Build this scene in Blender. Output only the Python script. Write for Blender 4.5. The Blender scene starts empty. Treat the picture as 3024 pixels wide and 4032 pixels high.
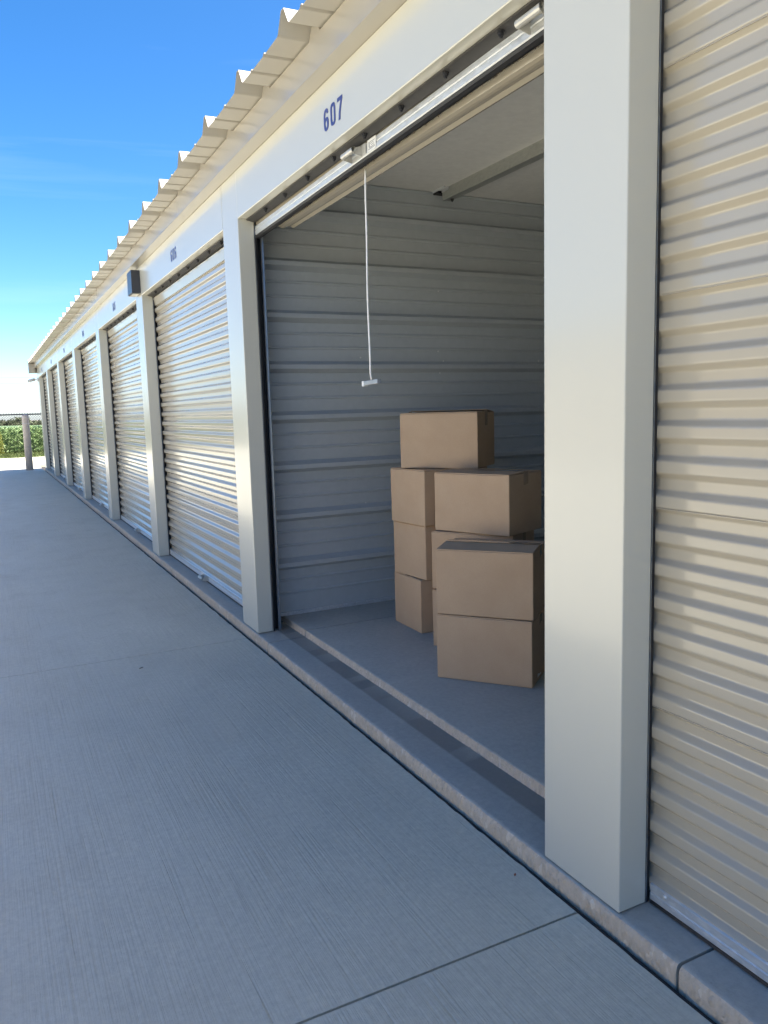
import bpy, math, random
from mathutils import Vector, Matrix, noise
R = math.radians
random.seed(7)
scene = bpy.context.scene
COL = scene.collection

# ---------------------------------------------------------------- camera
H_CAM = 1.3845
YAW, PITCH, ROLL = R(26.7055), R(7.4807), R(-1.6101)
fw = Vector((math.sin(YAW)*math.cos(PITCH), math.cos(YAW)*math.cos(PITCH), -math.sin(PITCH)))
rt0 = Vector((math.cos(YAW), -math.sin(YAW), 0)); up0 = rt0.cross(fw)
rt = math.cos(ROLL)*rt0 + math.sin(ROLL)*up0
up = -math.sin(ROLL)*rt0 + math.cos(ROLL)*up0
cam_d = bpy.data.cameras.new('camera'); cam = bpy.data.objects.new('camera', cam_d); COL.objects.link(cam)
cam_d.sensor_fit = 'VERTICAL'; cam_d.sensor_height = 24.0; cam_d.sensor_width = 18.0
cam_d.lens = 3080.1/4032*24.0
cam_d.clip_start = 0.05; cam_d.clip_end = 6000
cam.matrix_world = Matrix(((rt.x, up.x, -fw.x, 0), (rt.y, up.y, -fw.y, 0), (rt.z, up.z, -fw.z, H_CAM), (0, 0, 0, 1)))
scene.camera = cam

# ---------------------------------------------------------------- sky, sun, exposure
SUN_EL, SUN_AZ = R(58.5), R(120.6)          # azimuth clockwise from +Y
world = bpy.data.worlds.new('World'); scene.world = world; world.use_nodes = True
nt = world.node_tree; nt.nodes.clear()
w_out = nt.nodes.new('ShaderNodeOutputWorld'); w_bg = nt.nodes.new('ShaderNodeBackground')
sky = nt.nodes.new('ShaderNodeTexSky'); sky.sky_type = 'NISHITA'; sky.sun_disc = False
sky.sun_elevation = SUN_EL; sky.sun_rotation = SUN_AZ
sky.air_density = 0.6; sky.dust_density = 1.1; sky.ozone_density = 4.0; sky.altitude = 100
w_tc = nt.nodes.new('ShaderNodeTexCoord')
w_map = nt.nodes.new('ShaderNodeMapping'); w_map.inputs['Scale'].default_value = (1.0, 1.6, 11.0)
w_map.inputs['Rotation'].default_value = (R(4), R(-3), R(20))
w_nz = nt.nodes.new('ShaderNodeTexNoise'); w_nz.inputs['Scale'].default_value = 1.6; w_nz.inputs['Detail'].default_value = 7
w_nz.inputs['Roughness'].default_value = .55; w_nz.inputs['Distortion'].default_value = .7
w_rmp = nt.nodes.new('ShaderNodeMapRange'); w_rmp.inputs['From Min'].default_value = .54; w_rmp.inputs['From Max'].default_value = .85
w_rmp.inputs['To Max'].default_value = .10
w_mix = nt.nodes.new('ShaderNodeMix'); w_mix.data_type = 'RGBA'
w_mix.inputs['B'].default_value = (4.2, 4.6, 5.0, 1)
nt.links.new(w_tc.outputs['Generated'], w_map.inputs['Vector']); nt.links.new(w_map.outputs[0], w_nz.inputs['Vector'])
nt.links.new(w_nz.outputs[0], w_rmp.inputs['Value']); nt.links.new(w_rmp.outputs[0], w_mix.inputs['Factor'])
w_hs = nt.nodes.new('ShaderNodeHueSaturation'); w_hs.inputs['Hue'].default_value = .506; w_hs.inputs['Saturation'].default_value = 1.32; nt.links.new(sky.outputs[0], w_hs.inputs['Color'])
w_wb = nt.nodes.new('ShaderNodeMix'); w_wb.data_type = 'RGBA'; w_wb.blend_type = 'MULTIPLY'; w_wb.inputs['Factor'].default_value = 1; w_wb.inputs['B'].default_value = (1.14, .99, .81, 1)   # camera white balance for open shade
nt.links.new(w_hs.outputs[0], w_wb.inputs['A']); nt.links.new(w_wb.outputs['Result'], w_mix.inputs['A']); nt.links.new(w_mix.outputs['Result'], w_bg.inputs[0])
w_bg.inputs[1].default_value = 0.068
nt.links.new(w_bg.outputs[0], w_out.inputs[0])

sun_d = bpy.data.lights.new('sun', 'SUN'); sun_d.energy = 3.3; sun_d.angle = R(.53); sun_d.color = (1, .93, .82)
sun = bpy.data.objects.new('sun', sun_d); COL.objects.link(sun)
sdir = Vector((math.sin(SUN_AZ)*math.cos(SUN_EL), math.cos(SUN_AZ)*math.cos(SUN_EL), math.sin(SUN_EL)))
sun.rotation_euler = sdir.to_track_quat('Z', 'Y').to_euler(); sun.location = (6, -4, 12)
scene.view_settings.view_transform = 'Standard'; scene.view_settings.look = 'None'
scene.view_settings.exposure = 2.72; scene.view_settings.gamma = 1.0; scene.view_settings.use_curve_mapping = False

# ---------------------------------------------------------------- materials
class NB:
    """small node-building helper: every texture is in world-position space"""
    def __init__(s, name):
        s.m = bpy.data.materials.new(name); s.m.use_nodes = True; s.t = s.m.node_tree
        s.t.nodes.clear(); s.o = s.t.nodes.new('ShaderNodeOutputMaterial'); s.b = s.t.nodes.new('ShaderNodeBsdfPrincipled')
        s.t.links.new(s.b.outputs[0], s.o.inputs[0]); s.p = s.t.nodes.new('ShaderNodeNewGeometry')
    def n(s, typ, **k):
        x = s.t.nodes.new(typ)
        for a, v in k.items(): setattr(x, a, v)
        return x
    def L(s, a, b): s.t.links.new(a, b)
    def pos(s, sc=(1, 1, 1), rot=(0, 0, 0)):
        m = s.n('ShaderNodeMapping'); m.inputs['Scale'].default_value = sc; m.inputs['Rotation'].default_value = rot
        s.L(s.p.outputs['Position'], m.inputs['Vector']); return m.outputs[0]
    def noise(s, scale, sc=(1, 1, 1), detail=4, rough=.55, dist=0):
        x = s.n('ShaderNodeTexNoise'); x.inputs['Scale'].default_value = scale; x.inputs['Detail'].default_value = detail
        x.inputs['Roughness'].default_value = rough; x.inputs['Distortion'].default_value = dist
        s.L(s.pos(sc), x.inputs['Vector']); return x.outputs[0]
    def rng(s, v, a, b, c, d):
        x = s.n('ShaderNodeMapRange'); x.inputs['From Min'].default_value = a; x.inputs['From Max'].default_value = b
        x.inputs['To Min'].default_value = c; x.inputs['To Max'].default_value = d; s.L(v, x.inputs['Value']); return x.outputs[0]
    def math(s, op, a, b=None):
        x = s.n('ShaderNodeMath', operation=op)
        for i, v in enumerate((a, b)):
            if v is None: continue
            if isinstance(v, (int, float)): x.inputs[i].default_value = v
            else: s.L(v, x.inputs[i])
        return x.outputs[0]
    def mix(s, f, a, b, blend='MIX'):
        x = s.n('ShaderNodeMix', data_type='RGBA', blend_type=blend)
        for k, v in (('Factor', f), ('A', a), ('B', b)):
            if isinstance(v, (int, float)): x.inputs[k].default_value = v
            elif isinstance(v, tuple): x.inputs[k].default_value = v if len(v) == 4 else (*v, 1)
            else: s.L(v, x.inputs[k])
        return x.outputs['Result']
    def set(s, **k):
        nm = dict(col='Base Color', rough='Roughness', metal='Metallic', ior='IOR', coat='Coat Weight', coatr='Coat Roughness', spec='Specular IOR Level', trans='Transmission Weight', alpha='Alpha')
        for a, v in k.items():
            i = s.b.inputs[nm[a]]
            if isinstance(v, (int, float)): i.default_value = v
            elif isinstance(v, tuple): i.default_value = (*v, 1) if len(v) == 3 else v
            else: s.L(v, i)
        return s
    def bump(s, h, strength=.3, dist=.01, prev=None):
        x = s.n('ShaderNodeBump'); x.inputs['Strength'].default_value = strength; x.inputs['Distance'].default_value = dist
        s.L(h, x.inputs['Height'])
        if prev is not None: s.L(prev, x.inputs['Normal'])
        return x.outputs[0]
    def normal(s, n): s.L(n, s.b.inputs['Normal']); return s

def painted(name, col, rough=.26, wav=.003, coat=.4):
    b = NB(name)
    n1 = b.noise(.9, detail=1)
    c = b.mix(b.rng(n1, .3, .7, 0, 1), tuple(x*.985 for x in col), tuple(min(1, x*1.01) for x in col))
    b.set(col=c, rough=rough, ior=1.5, coat=coat, coatr=.12)
    nn = b.bump(b.noise(1.6, detail=0), .30, wav)
    b.normal(nn); return b.m

def galvanized(name, tint=(.70, .72, .73), rough=.34, metal=.5):
    b = NB(name); v = b.n('ShaderNodeTexVoronoi'); v.inputs['Scale'].default_value = 90; b.L(b.pos((1, .5, 1)), v.inputs['Vector'])
    f = b.rng(v.outputs['Color'], 0, 1, 0, 1); streak = b.noise(9, sc=(2, 1, 30), detail=4)
    c = b.mix(f, tuple(x*.8 for x in tint), tint); c = b.mix(b.rng(streak, .4, .75, 0, .35), c, tuple(x*.66 for x in tint))
    b.set(col=c, metal=metal, rough=b.rng(f, 0, 1, rough*.8, rough*1.3)); return b.m

def concrete(name, base, dark, broom=.0, agg=.0, grime=.25, strip=False, rough=.8):
    b = NB(name)
    big = b.noise(.55, detail=5, rough=.6); mid = b.noise(3.2, detail=6, rough=.65); fin = b.noise(42, detail=5, rough=.75)
    c = b.mix(b.rng(big, .34, .68, 0, 1), dark, base)
    c = b.mix(b.rng(b.noise(6.5, sc=(1, .6, 1), detail=7, rough=.7), .5, .7, 0, .16), c, tuple(x*.8 for x in dark))
    c = b.mix(b.rng(mid, .52, .78, 0, grime), c, tuple(x*.62 for x in base))
    c = b.mix(b.rng(b.noise(1.7, sc=(1, .35, 1), detail=6), .56, .74, 0, .35), c, tuple(min(1, x*1.2) for x in base))
    c = b.mix(b.rng(fin, .35, .7, 0, .55), c, tuple(x*.7 for x in dark))
    vor = b.n('ShaderNodeTexVoronoi'); vor.inputs['Scale'].default_value = 9.0; vor.inputs['Randomness'].default_value = 1; b.L(b.pos(), vor.inputs['Vector'])
    spot = b.rng(vor.outputs['Distance'], .0, .035, 1, 0)
    c = b.mix(b.math('MULTIPLY', spot, .75), c, tuple(x*.35 for x in dark))
    h = b.math('MULTIPLY', fin, .5)
    lines = None
    if broom > 0:
        lines = b.noise(1.0, sc=(120, 1.7, 1), detail=3, rough=.6); msk = b.rng(b.noise(1.1, sc=(1.6, .25, 1), detail=3), .38, .62, .25, 1)
        deep = b.noise(1.0, sc=(75, 1.1, 1), detail=3); deep = b.rng(deep, .62, .74, 0, 1)
        lm = b.math('MULTIPLY', lines, msk); h = b.math('ADD', h, b.math('MULTIPLY', lm, 1.6)); h = b.math('SUBTRACT', h, b.math('MULTIPLY', deep, .7))
        c = b.mix(b.math('MULTIPLY', b.rng(lines, .48, .72, 0, .36), msk), c, tuple(x*.66 for x in dark))
        c = b.mix(b.math('MULTIPLY', deep, .14), c, tuple(x*.55 for x in dark))
    if agg > 0:
        v2 = b.n('ShaderNodeTexVoronoi'); v2.inputs['Scale'].default_value = 48; v2.inputs['Randomness'].default_value = 1; wv = b.n('ShaderNodeVectorMath', operation='ADD'); nz = b.n('ShaderNodeTexNoise'); nz.inputs['Scale'].default_value = 30; b.L(b.p.outputs['Position'], nz.inputs['Vector']); sc_ = b.n('ShaderNodeVectorMath', operation='SCALE'); sc_.inputs['Scale'].default_value = .03; b.L(nz.outputs['Color'], sc_.inputs[0]); b.L(b.pos((1, 1.5, .7)), wv.inputs[0]); b.L(sc_.outputs[0], wv.inputs[1]); b.L(wv.outputs[0], v2.inputs['Vector'])
        c = b.mix(b.math('MULTIPLY', b.math('MULTIPLY', b.rng(v2.outputs['Color'], .6, 1, 0, 1), b.rng(b.noise(14, detail=3), .45, .6, 0, 1)), agg), c, (.80, .72, .60))
        h = b.math('ADD', h, b.math('MULTIPLY', b.rng(v2.outputs['Distance'], 0, .6, 1, 0), 2.2*agg))
    if strip:          # band of bare concrete that the shut door keeps from weathering, plus the pale cut riser
        sx = b.n('ShaderNodeSeparateXYZ'); b.L(b.p.outputs['Position'], sx.inputs[0])
        wob = b.math('MULTIPLY', b.math('SUBTRACT', b.noise(5, sc=(0, 1, 0), detail=3), .5), .008)
        x = b.math('ADD', sx.outputs['X'], wob)
        band = b.math('MULTIPLY', b.rng(x, 1.497, 1.509, 0, 1), b.rng(x, 1.60, 1.606, 1, 0))
        band = b.math('MULTIPLY', band, b.rng(sx.outputs['Z'], .056, .062, 1, 0))
        c = b.mix(b.math('MULTIPLY', band, .72), c, (.165, .16, .14))
    nn = b.bump(h, .6, .006)
    b.set(col=c, rough=b.rng(mid, .3, .7, rough-.12, rough+.08), spec=.35).normal(nn)
    return b.m

def plain(name, col, rough=.5, metal=0, bumpsc=0, bumps=.2, var=.12, **k):
    b = NB(name); n = b.noise(23, detail=4)
    c = b.mix(b.rng(n, .3, .7, 0, 1), tuple(x*(1-var) for x in col), tuple(min(1, x*(1+var)) for x in col))
    b.set(col=c, rough=rough, metal=metal, **k)
    if bumpsc: b.normal(b.bump(b.noise(bumpsc, detail=3), bumps, .003))
    return b.m

def cardboard():
    b = NB('cardboard')
    oi = b.n('ShaderNodeObjectInfo')
    tc = b.n('ShaderNodeTexCoord')
    n1 = b.noise(7, detail=5); n2 = b.noise(190, detail=2)
    c = b.mix(b.rng(n1, .3, .7, 0, 1), (.465, .33, .215), (.51, .37, .245))
    c = b.mix(b.rng(n2, .35, .75, 0, .3), c, (.41, .27, .17))
    c = b.mix(b.math('MULTIPLY', oi.outputs['Random'], .22), c, (.45, .30, .19))
    w = b.n('ShaderNodeTexWave', bands_direction='X'); w.inputs['Scale'].default_value = 75; w.inputs['Distortion'].default_value = .6
    b.L(tc.outputs['Object'], w.inputs['Vector'])
    b.set(col=c, rough=.82, spec=.25)
    nn = b.bump(w.outputs['Fac'], .10, .0012); nn = b.bump(n1, .2, .004, nn); b.normal(nn)
    return b.m

def leafy(name, a, b2, rough=.5, sc=3.0):
    b = NB(name); n = b.noise(sc, detail=4); n2 = b.noise(.35, detail=2)
    c = b.mix(b.rng(n, .3, .7, 0, 1), a, b2); c = b.mix(b.rng(n2, .45, .7, 0, .4), c, tuple(min(1, x*1.5) for x in b2))
    b.set(col=c, rough=rough, spec=.4)
    tr = b.n('ShaderNodeBsdfTranslucent'); b.L(c, tr.inputs[0]); ms = b.n('ShaderNodeMixShader'); ms.inputs[0].default_value = .3
    b.L(b.b.outputs[0], ms.inputs[1]); b.L(tr.outputs[0], ms.inputs[2]); b.L(ms.outputs[0], b.o.inputs[0])
    return b.m

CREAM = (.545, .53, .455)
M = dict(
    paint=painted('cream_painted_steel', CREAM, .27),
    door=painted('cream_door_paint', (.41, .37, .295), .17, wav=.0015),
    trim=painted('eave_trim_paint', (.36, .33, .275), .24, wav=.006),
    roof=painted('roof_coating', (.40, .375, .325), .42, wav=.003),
    galv=galvanized('galvanized_steel'),
    galv_dark=galvanized('galvanized_purlin', (.46, .47, .44), .36, .6),
    guide=plain('guide_rail_steel', (.30, .33, .37), .28, .9),
    black=plain('black_rubber_and_gaps', (.012, .012, .014), .6, bumpsc=60),
    blackmet=plain('dark_seal', (.045, .043, .042), .55, bumpsc=40),
    wall=plain('galvalume_liner', (.43, .46, .475), .42, .2, var=.03),
    liner=plain('white_ceiling_liner', (.66, .65, .62), .55, bumpsc=6, var=.05),
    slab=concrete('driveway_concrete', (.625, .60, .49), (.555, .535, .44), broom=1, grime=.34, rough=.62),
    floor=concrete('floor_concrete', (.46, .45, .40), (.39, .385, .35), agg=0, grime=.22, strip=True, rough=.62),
    kerbface=concrete('kerb_face_concrete', (.64, .515, .385), (.54, .435, .33), agg=.7, grime=.35),
    joint=plain('joint_filler', (.03, .028, .026), .9),
    card=cardboard(),
    tape=plain('packing_tape', (.40, .29, .19), .16, coat=.6),
    label=plain('white_label', (.72, .72, .70), .5),
    ink=plain('grey_ink', (.16, .16, .17), .6),
    blue=plain('blue_vinyl', (.045, .055, .20), .35, var=.04),
    rope=plain('white_rope', (.78, .77, .74), .8, bumpsc=300),
    handle=plain('zinc_handle', (.50, .49, .45), .35, .3),
    plastic=plain('white_plastic', (.70, .70, .69), .35),
    bronze=plain('dark_bronze_paint', (.035, .037, .045), .33, var=.05),
    lens=plain('frosted_lens', (.62, .58, .50), .3),
    bollard=plain('taupe_bollard_sleeve', (.50, .43, .37), .6, bumpsc=15),
    band=plain('pale_reflective_band', (.55, .52, .50), .4),
    fence=plain('dark_vinyl_wire', (.006, .008, .014), .9, spec=.1),
    wire=plain('cable', (.10, .10, .11), .6),
    soil=plain('soil', (.10, .075, .05), .95, bumpsc=3),
    grass=leafy('grass_green', (.07, .10, .025), (.12, .15, .045), .6, 6),
    crop=leafy('crop_leaf', (.08, .15, .05), (.25, .34, .15), .45, 7),
    shrub=leafy('shrub_leaf', (.10, .13, .02), (.22, .22, .04), .5, 9),
    tree=leafy('tree_leaf_hazed', (.065, .085, .045), (.12, .135, .075), .6, 1.5),  # greens lightened and greyed to put distance haze into the colour
    bark=plain('bark', (.10, .08, .06), .9, bumpsc=9),
    screw=plain('zinc_screw', (.7, .7, .68), .3, .9),
    camglass=plain('camera_glass', (.01, .01, .012), .1),
)

# ---------------------------------------------------------------- mesh helpers
class MB:
    def __init__(s): s.v = []; s.f = []
    def box(s, x0, x1, y0, y1, z0, z1):
        i = len(s.v); s.v += [(x, y, z) for z in (z0, z1) for y in (y0, y1) for x in (x0, x1)]
        s.f += [tuple(i+k for k in q) for q in ((0, 2, 3, 1), (4, 5, 7, 6), (0, 1, 5, 4), (2, 6, 7, 3), (0, 4, 6, 2), (1, 3, 7, 5))]; return s
    def prism(s, prof, a0, a1, axis='y', n=1, jit=None):
        """closed 2-D outline extruded along an axis: y -> prof (x,z); x -> prof (y,z); z -> prof (x,y)"""
        m = len(prof); i0 = len(s.v)
        for k in range(n+1):
            t = a0+(a1-a0)*k/n
            for j, (p, q) in enumerate(prof):
                if jit: p, q = jit(j, p, q, t)
                s.v.append((p, t, q) if axis == 'y' else (t, p, q) if axis == 'x' else (p, q, t))
        for k in range(n):
            for j in range(m):
                a = i0+k*m+j; b = i0+k*m+(j+1) % m
                s.f.append((a, b, b+m, a+m))
        s.f.append(tuple(i0+j for j in range(m))[::-1]); s.f.append(tuple(i0+n*m+j for j in range(m))); return s
    def sheet(s, prof, th, a0, a1, axis='y', dirn=(1, 0), n=1):
        """open polyline given a thickness towards dirn, extruded"""
        back = [(p+dirn[0]*th, q+dirn[1]*th) for p, q in prof][::-1]
        m = len(prof); i0 = len(s.v); full = list(prof)+back; M2 = 2*m
        for k in range(n+1):
            t = a0+(a1-a0)*k/n
            for p, q in full: s.v.append((p, t, q) if axis == 'y' else (t, p, q))
        for k in range(n):
            for j in range(M2):
                a = i0+k*M2+j; b = i0+k*M2+(j+1) % M2; s.f.append((a, b, b+M2, a+M2))
        for k in (0, n):
            for j in range(m-1):
                a = i0+k*M2+j; b = i0+k*M2+j+1; c = i0+k*M2+M2-2-j; d = i0+k*M2+M2-1-j; s.f.append((a, b, c, d))
        return s
    def tube(s, pts, r, seg=8, cap=True):
        pts = [Vector(p) for p in pts]; i0 = len(s.v); rr = r if isinstance(r, (list, tuple)) else [r]*len(pts)
        for k, p in enumerate(pts):
            t = (pts[min(k+1, len(pts)-1)]-pts[max(k-1, 0)]).normalized()
            a = t.orthogonal().normalized() if abs(t.z) < .9 else Vector((1, 0, 0)); a = (a-t*a.dot(t)).normalized(); b = t.cross(a)
            for j in range(seg):
                w = 2*math.pi*j/seg; s.v.append(tuple(p+(a*math.cos(w)+b*math.sin(w))*rr[k]))
        for k in range(len(pts)-1):
            for j in range(seg):
                a = i0+k*seg+j; b = i0+k*seg+(j+1) % seg; s.f.append((a, b, b+seg, a+seg))
        if cap: s.f.append(tuple(i0+j for j in range(seg))[::-1]); s.f.append(tuple(i0+(len(pts)-1)*seg+j for j in range(seg)))
        return s
    def dome(s, c, r, ax, seg=10, h=.5):
        ax = Vector(ax).normalized(); a = ax.orthogonal().normalized(); b = ax.cross(a); c = Vector(c); i0 = len(s.v); rings = 3
        for k in range(rings):
            ph = k/rings*math.pi/2
            for j in range(seg):
                w = 2*math.pi*j/seg; s.v.append(tuple(c+(a*math.cos(w)+b*math.sin(w))*r*math.cos(ph)+ax*r*h*math.sin(ph)))
        s.v.append(tuple(c+ax*r*h)); top = len(s.v)-1
        for k in range(rings-1):
            for j in range(seg): s.f.append((i0+k*seg+j, i0+k*seg+(j+1) % seg, i0+(k+1)*seg+(j+1) % seg, i0+(k+1)*seg+j))
        for j in range(seg): s.f.append((i0+(rings-1)*seg+j, i0+(rings-1)*seg+(j+1) % seg, top))
        return s
    def quad(s, a, b, c, d): i = len(s.v); s.v += [tuple(a), tuple(b), tuple(c), tuple(d)]; s.f.append((i, i+1, i+2, i+3)); return s
    def mesh(s, name, mat, smooth=False):
        me = bpy.data.meshes.new(name); me.from_pydata(s.v, [], s.f); me.validate()
        import bmesh
        bm = bmesh.new(); bm.from_mesh(me); bmesh.ops.recalc_face_normals(bm, faces=bm.faces) if len(s.f) < 20000 else None
        bm.to_mesh(me); bm.free()
        if smooth: me.polygons.foreach_set('use_smooth', [True]*len(me.polygons))
        me.materials.append(mat); return me
    def build(s, name, mat, parent=None, smooth=False, bevel=0, auto=None):
        o = obj(name, s.mesh(name, mat, smooth), parent)
        if bevel:
            b = o.modifiers.new('bevel', 'BEVEL'); b.width = bevel; b.segments = 2; b.limit_method = 'ANGLE'; b.angle_limit = R(40)
        return o
def obj(name, me, parent=None):
    o = bpy.data.objects.new(name, me); COL.objects.link(o); o.parent = parent; return o
def empty(name, loc=(0, 0, 0), rz=0):
    o = bpy.data.objects.new(name, None); COL.objects.link(o); o.location = loc; o.rotation_euler = (0, 0, rz); o.empty_display_size = .1; return o
def tag(o, label=None, cat=None, group=None, kind=None):
    for k, v in (('label', label), ('category', cat), ('group', group), ('kind', kind)):
        if v: o[k] = v
    return o
def smooth_by_angle(o, ang=35):
    me = o.data; me.polygons.foreach_set('use_smooth', [True]*len(me.polygons)); me.set_sharp_from_angle(angle=R(ang))
def round_bends(pts, r, n=3):
    out = [pts[0]]
    for k in range(1, len(pts)-1):
        p0, p, p1 = Vector(pts[k-1]), Vector(pts[k]), Vector(pts[k+1])
        a = p+(p0-p).normalized()*min(r, (p0-p).length*.45); b = p+(p1-p).normalized()*min(r, (p1-p).length*.45)
        for j in range(n+1):
            t = j/n; out.append(tuple(a*(1-t)**2+p*2*t*(1-t)+b*t*t))
    out.append(pts[-1]); return out

# ---------------------------------------------------------------- key dimensions (metres)
PITCH_Y, Y0, PW = 3.048, 4.478, .307       # bay width, near face of the post left of the open unit, post width
XF, XJ = 1.375, 1.470                      # front of posts, back of the jamb return
ZK, ZH, ZS, ZE = .052, 2.480, 2.737, 2.868 # kerb ledge, header underside, soffit, eave
XFA, XE = 1.300, 1.172                     # fascia plane, eave edge
FL = .090                                  # unit floor
BAYS = list(range(-2, 7))                  # bay i lies between post i-1 (near) and post i (far); bay 0 is the open unit
POSTS = list(range(-3, 7))
py = lambda i: Y0+i*PITCH_Y                # near face of post i
Y_END = py(6)+PW+.03; Y_BEG = py(-3)-.05
roofz = lambda x: 2.8403+.0245*x
X_BACK = 7.9

# ================================================================ SETTING
# ground far and wide
g = MB(); g.quad((-1500, -1500, -.35), (1500, -1500, -.35), (1500, 60, -.35), (-1500, 60, -.35))
g.quad((-1500, 60, -.35), (1500, 60, -.35), (1500, 330, -6), (-1500, 330, -6)); g.quad((-1500, 330, -6), (1500, 330, -6), (1500, 5000, -6), (-1500, 5000, -6))
tag(g.build('terrain', M['soil']), kind='structure')
# driveway: sub-base, then individual slabs
DX0, DX1 = -10.0, 1.350
sub = MB().box(-13.2, 12, -9, 31.6, -.30, -.09)
drive = tag(sub.build('driveway', M['joint']), kind='structure')
ys = [1.55+3.05*k for k in range(-3, 8)]   # transverse joints
ys = [y for y in ys if y < 22.5]+[26.4, 31.5]
def slab(x0, x1, y0, y1, rag=False):
    b = MB(); g0 = .0038; n = max(1, int((y1-y0)/.035)) if rag else 1
    prof = [(x0+g0, -.09), (x0+g0, -.005), (x0+g0+.005, 0), (x1-g0-.004, 0), (x1-g0, -.005), (x1-g0, -.09)]
    def jit(j, p, q, t):
        if rag and j in (3, 4, 5):
            d = noise.noise(Vector((t*7, 3.1, 0)))*.0045+noise.noise(Vector((t*37, 8.1, 0)))*.0035-.003
            return p+d, q-(.001 if j == 3 else 0)
        return p, q
    b.prism(prof, y0+g0, y1-g0, 'y', n, jit if rag else None)
    if rag: b.v = [(x, y+(noise.noise(Vector((x*23, y, 5)))*.004 if (abs(y-y0) < .006 or abs(y-y1) < .006) else 0), z) for x, y, z in b.v]
    return b.build('concrete_slab', M['slab'], drive)
xs_left = [DX0-3.1, DX0, -6.4, -2.8]
for k in range(len(ys)-1):
    y0, y1 = ys[k], ys[k+1]
    if y0 < 22.5:
        slab(-2.8, DX1, y0, y1, True)
    else:
        slab(-2.8, .98, y0, y1); slab(.98, 6.0 if y0 > 26 else 6.0, max(y0, 23.3) if y0 < 24 else y0, y1); slab(6.0, 11.9, max(y0, 23.3) if y0 < 24 else y0, y1)
        if y0 < 23.3: slab(.98, DX1, y0, 23.3, True)
    for a, c in zip(xs_left[:-1], xs_left[1:]): slab(a, c, y0, y1)
# expansion joint filler between driveway and building slab
MB().box(1.3485, 1.3575, Y_BEG, Y_END+.02, -.09, -.009).build('expansion_joint', M['joint'], drive)

# floor slab of the building, cast bay by bay: kerb face, ledge, step and unit floor
fs = tag(MB().box(1.40, X_BACK, Y_BEG+.05, Y_END-.05, -.25, -.03).build('floor_slab', M['joint']), kind='structure')
XK = 1.358
prof_led = [(XK+.006, -.04), (XK+.006, .026), (XK+.006, .038), (XK+.008, .0445), (XK+.0125, .0492), (XK+.019, .0515), (XK+.027, ZK), (1.47, ZK), (1.597, ZK), (1.600, ZK+.004), (1.602, FL-.010), (1.606, FL-.003), (1.615, FL), (2.2, FL), (X_BACK, FL), (X_BACK, -.04)]
def led_jit(j, p, q, t):
    if j in (1, 2, 3, 4):
        d = noise.noise(Vector((t*19, q*60, 0)))*.0022+noise.noise(Vector((t*70, q*90, 4)))*.0016
        if j == 1: d += -.003+abs(noise.noise(Vector((t*45, 1, 9))))*.004
        p += d
    if j in (9, 10, 11): p += noise.noise(Vector((t*11, q*40, 2)))*.003; q += noise.noise(Vector((t*30, 5, 2)))*.0012 if j == 11 else 0
    return p, q
jy = [1.222+3.05*k for k in range(-2, 8)]
jy = [Y_BEG]+[y for y in jy if Y_BEG+.3 < y < Y_END-.3]+[Y_END]
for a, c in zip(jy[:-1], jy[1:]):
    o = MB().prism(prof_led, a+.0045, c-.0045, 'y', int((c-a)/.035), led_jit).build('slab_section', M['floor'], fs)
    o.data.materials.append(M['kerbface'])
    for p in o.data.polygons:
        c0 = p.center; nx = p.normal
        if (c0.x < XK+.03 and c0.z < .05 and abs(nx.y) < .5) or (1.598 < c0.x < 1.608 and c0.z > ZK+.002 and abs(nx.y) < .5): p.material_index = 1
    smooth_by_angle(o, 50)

# grass verge and field behind
v = MB(); n = 30
for k in range(n):
    a, c = -60+3.2*k, -60+3.2*(k+1)
    v.quad((a, 31.5, -.02), (c, 31.5, -.02), (c, 36.4, .02), (a, 36.4, .02))
v.quad((-60, -60, -.02), (-13.2, -60, -.02), (-13.2, 31.5, -.02), (-60, 31.5, -.02))
v.quad((12, 12, -.03), (36, 12, -.03), (36, 31.5, -.02), (12, 31.5, -.02))
tag(v.build('grass_verge', M['grass']), kind='structure')
f = MB()
N1, N2 = 60, 20
gx = [-220+440*k/N1 for k in range(N1+1)]; gyy = [41+60*(k/N2)**1.5 for k in range(N2+1)]
for j, y in enumerate(gyy):
    for i, x in enumerate(gx): f.v.append((x, y, .86+.12*noise.noise(Vector((x*.9, y*.9, 0)))-max(0, y-75)*.012))
for j in range(N2):
    for i in range(N1): a = j*(N1+1)+i; f.f.append((a, a+1, a+N1+2, a+N1+1))
f.quad((-220, -60, .75), (-60, -60, .75), (-60, 41, .85), (-220, 41, .85))
tag(f.build('field', M['crop']), kind='structure')

# ================================================================ STORAGE BUILDING
bld = empty('storage_building', (XF, Y0, 0)); bl = Matrix.Translation((XF, Y0, 0)).inverted()
tag(bld, 'long cream metal self storage building with a row of roll-up doors', 'building')
def part(o, parent=bld):
    o.parent = parent
    if parent is bld: o.matrix_parent_inverse = bl
    return o
# posts
post_me = MB().box(XF, XJ, 0, PW, ZK+.004, ZS).mesh('post', M['paint'])
for i in POSTS:
    o = part(obj('post', post_me)); o.location = (0, py(i), 0)
    b = o.modifiers.new('bevel', 'BEVEL'); b.width = .004; b.segments = 3
# header panels with their folded return and unit numbers
OPEN_W = PITCH_Y-PW
hd = MB(); g0 = .002
hd.prism([(XF, ZS-.002), (XF, ZH+.003), (XF+.003, ZH), (1.426, ZH), (1.426, ZH+.012), (XF+.012, ZH+.012), (XF+.012, ZS-.002)], g0, OPEN_W-g0)
hd_me = hd.mesh('header_panel', M['paint'])
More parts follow.
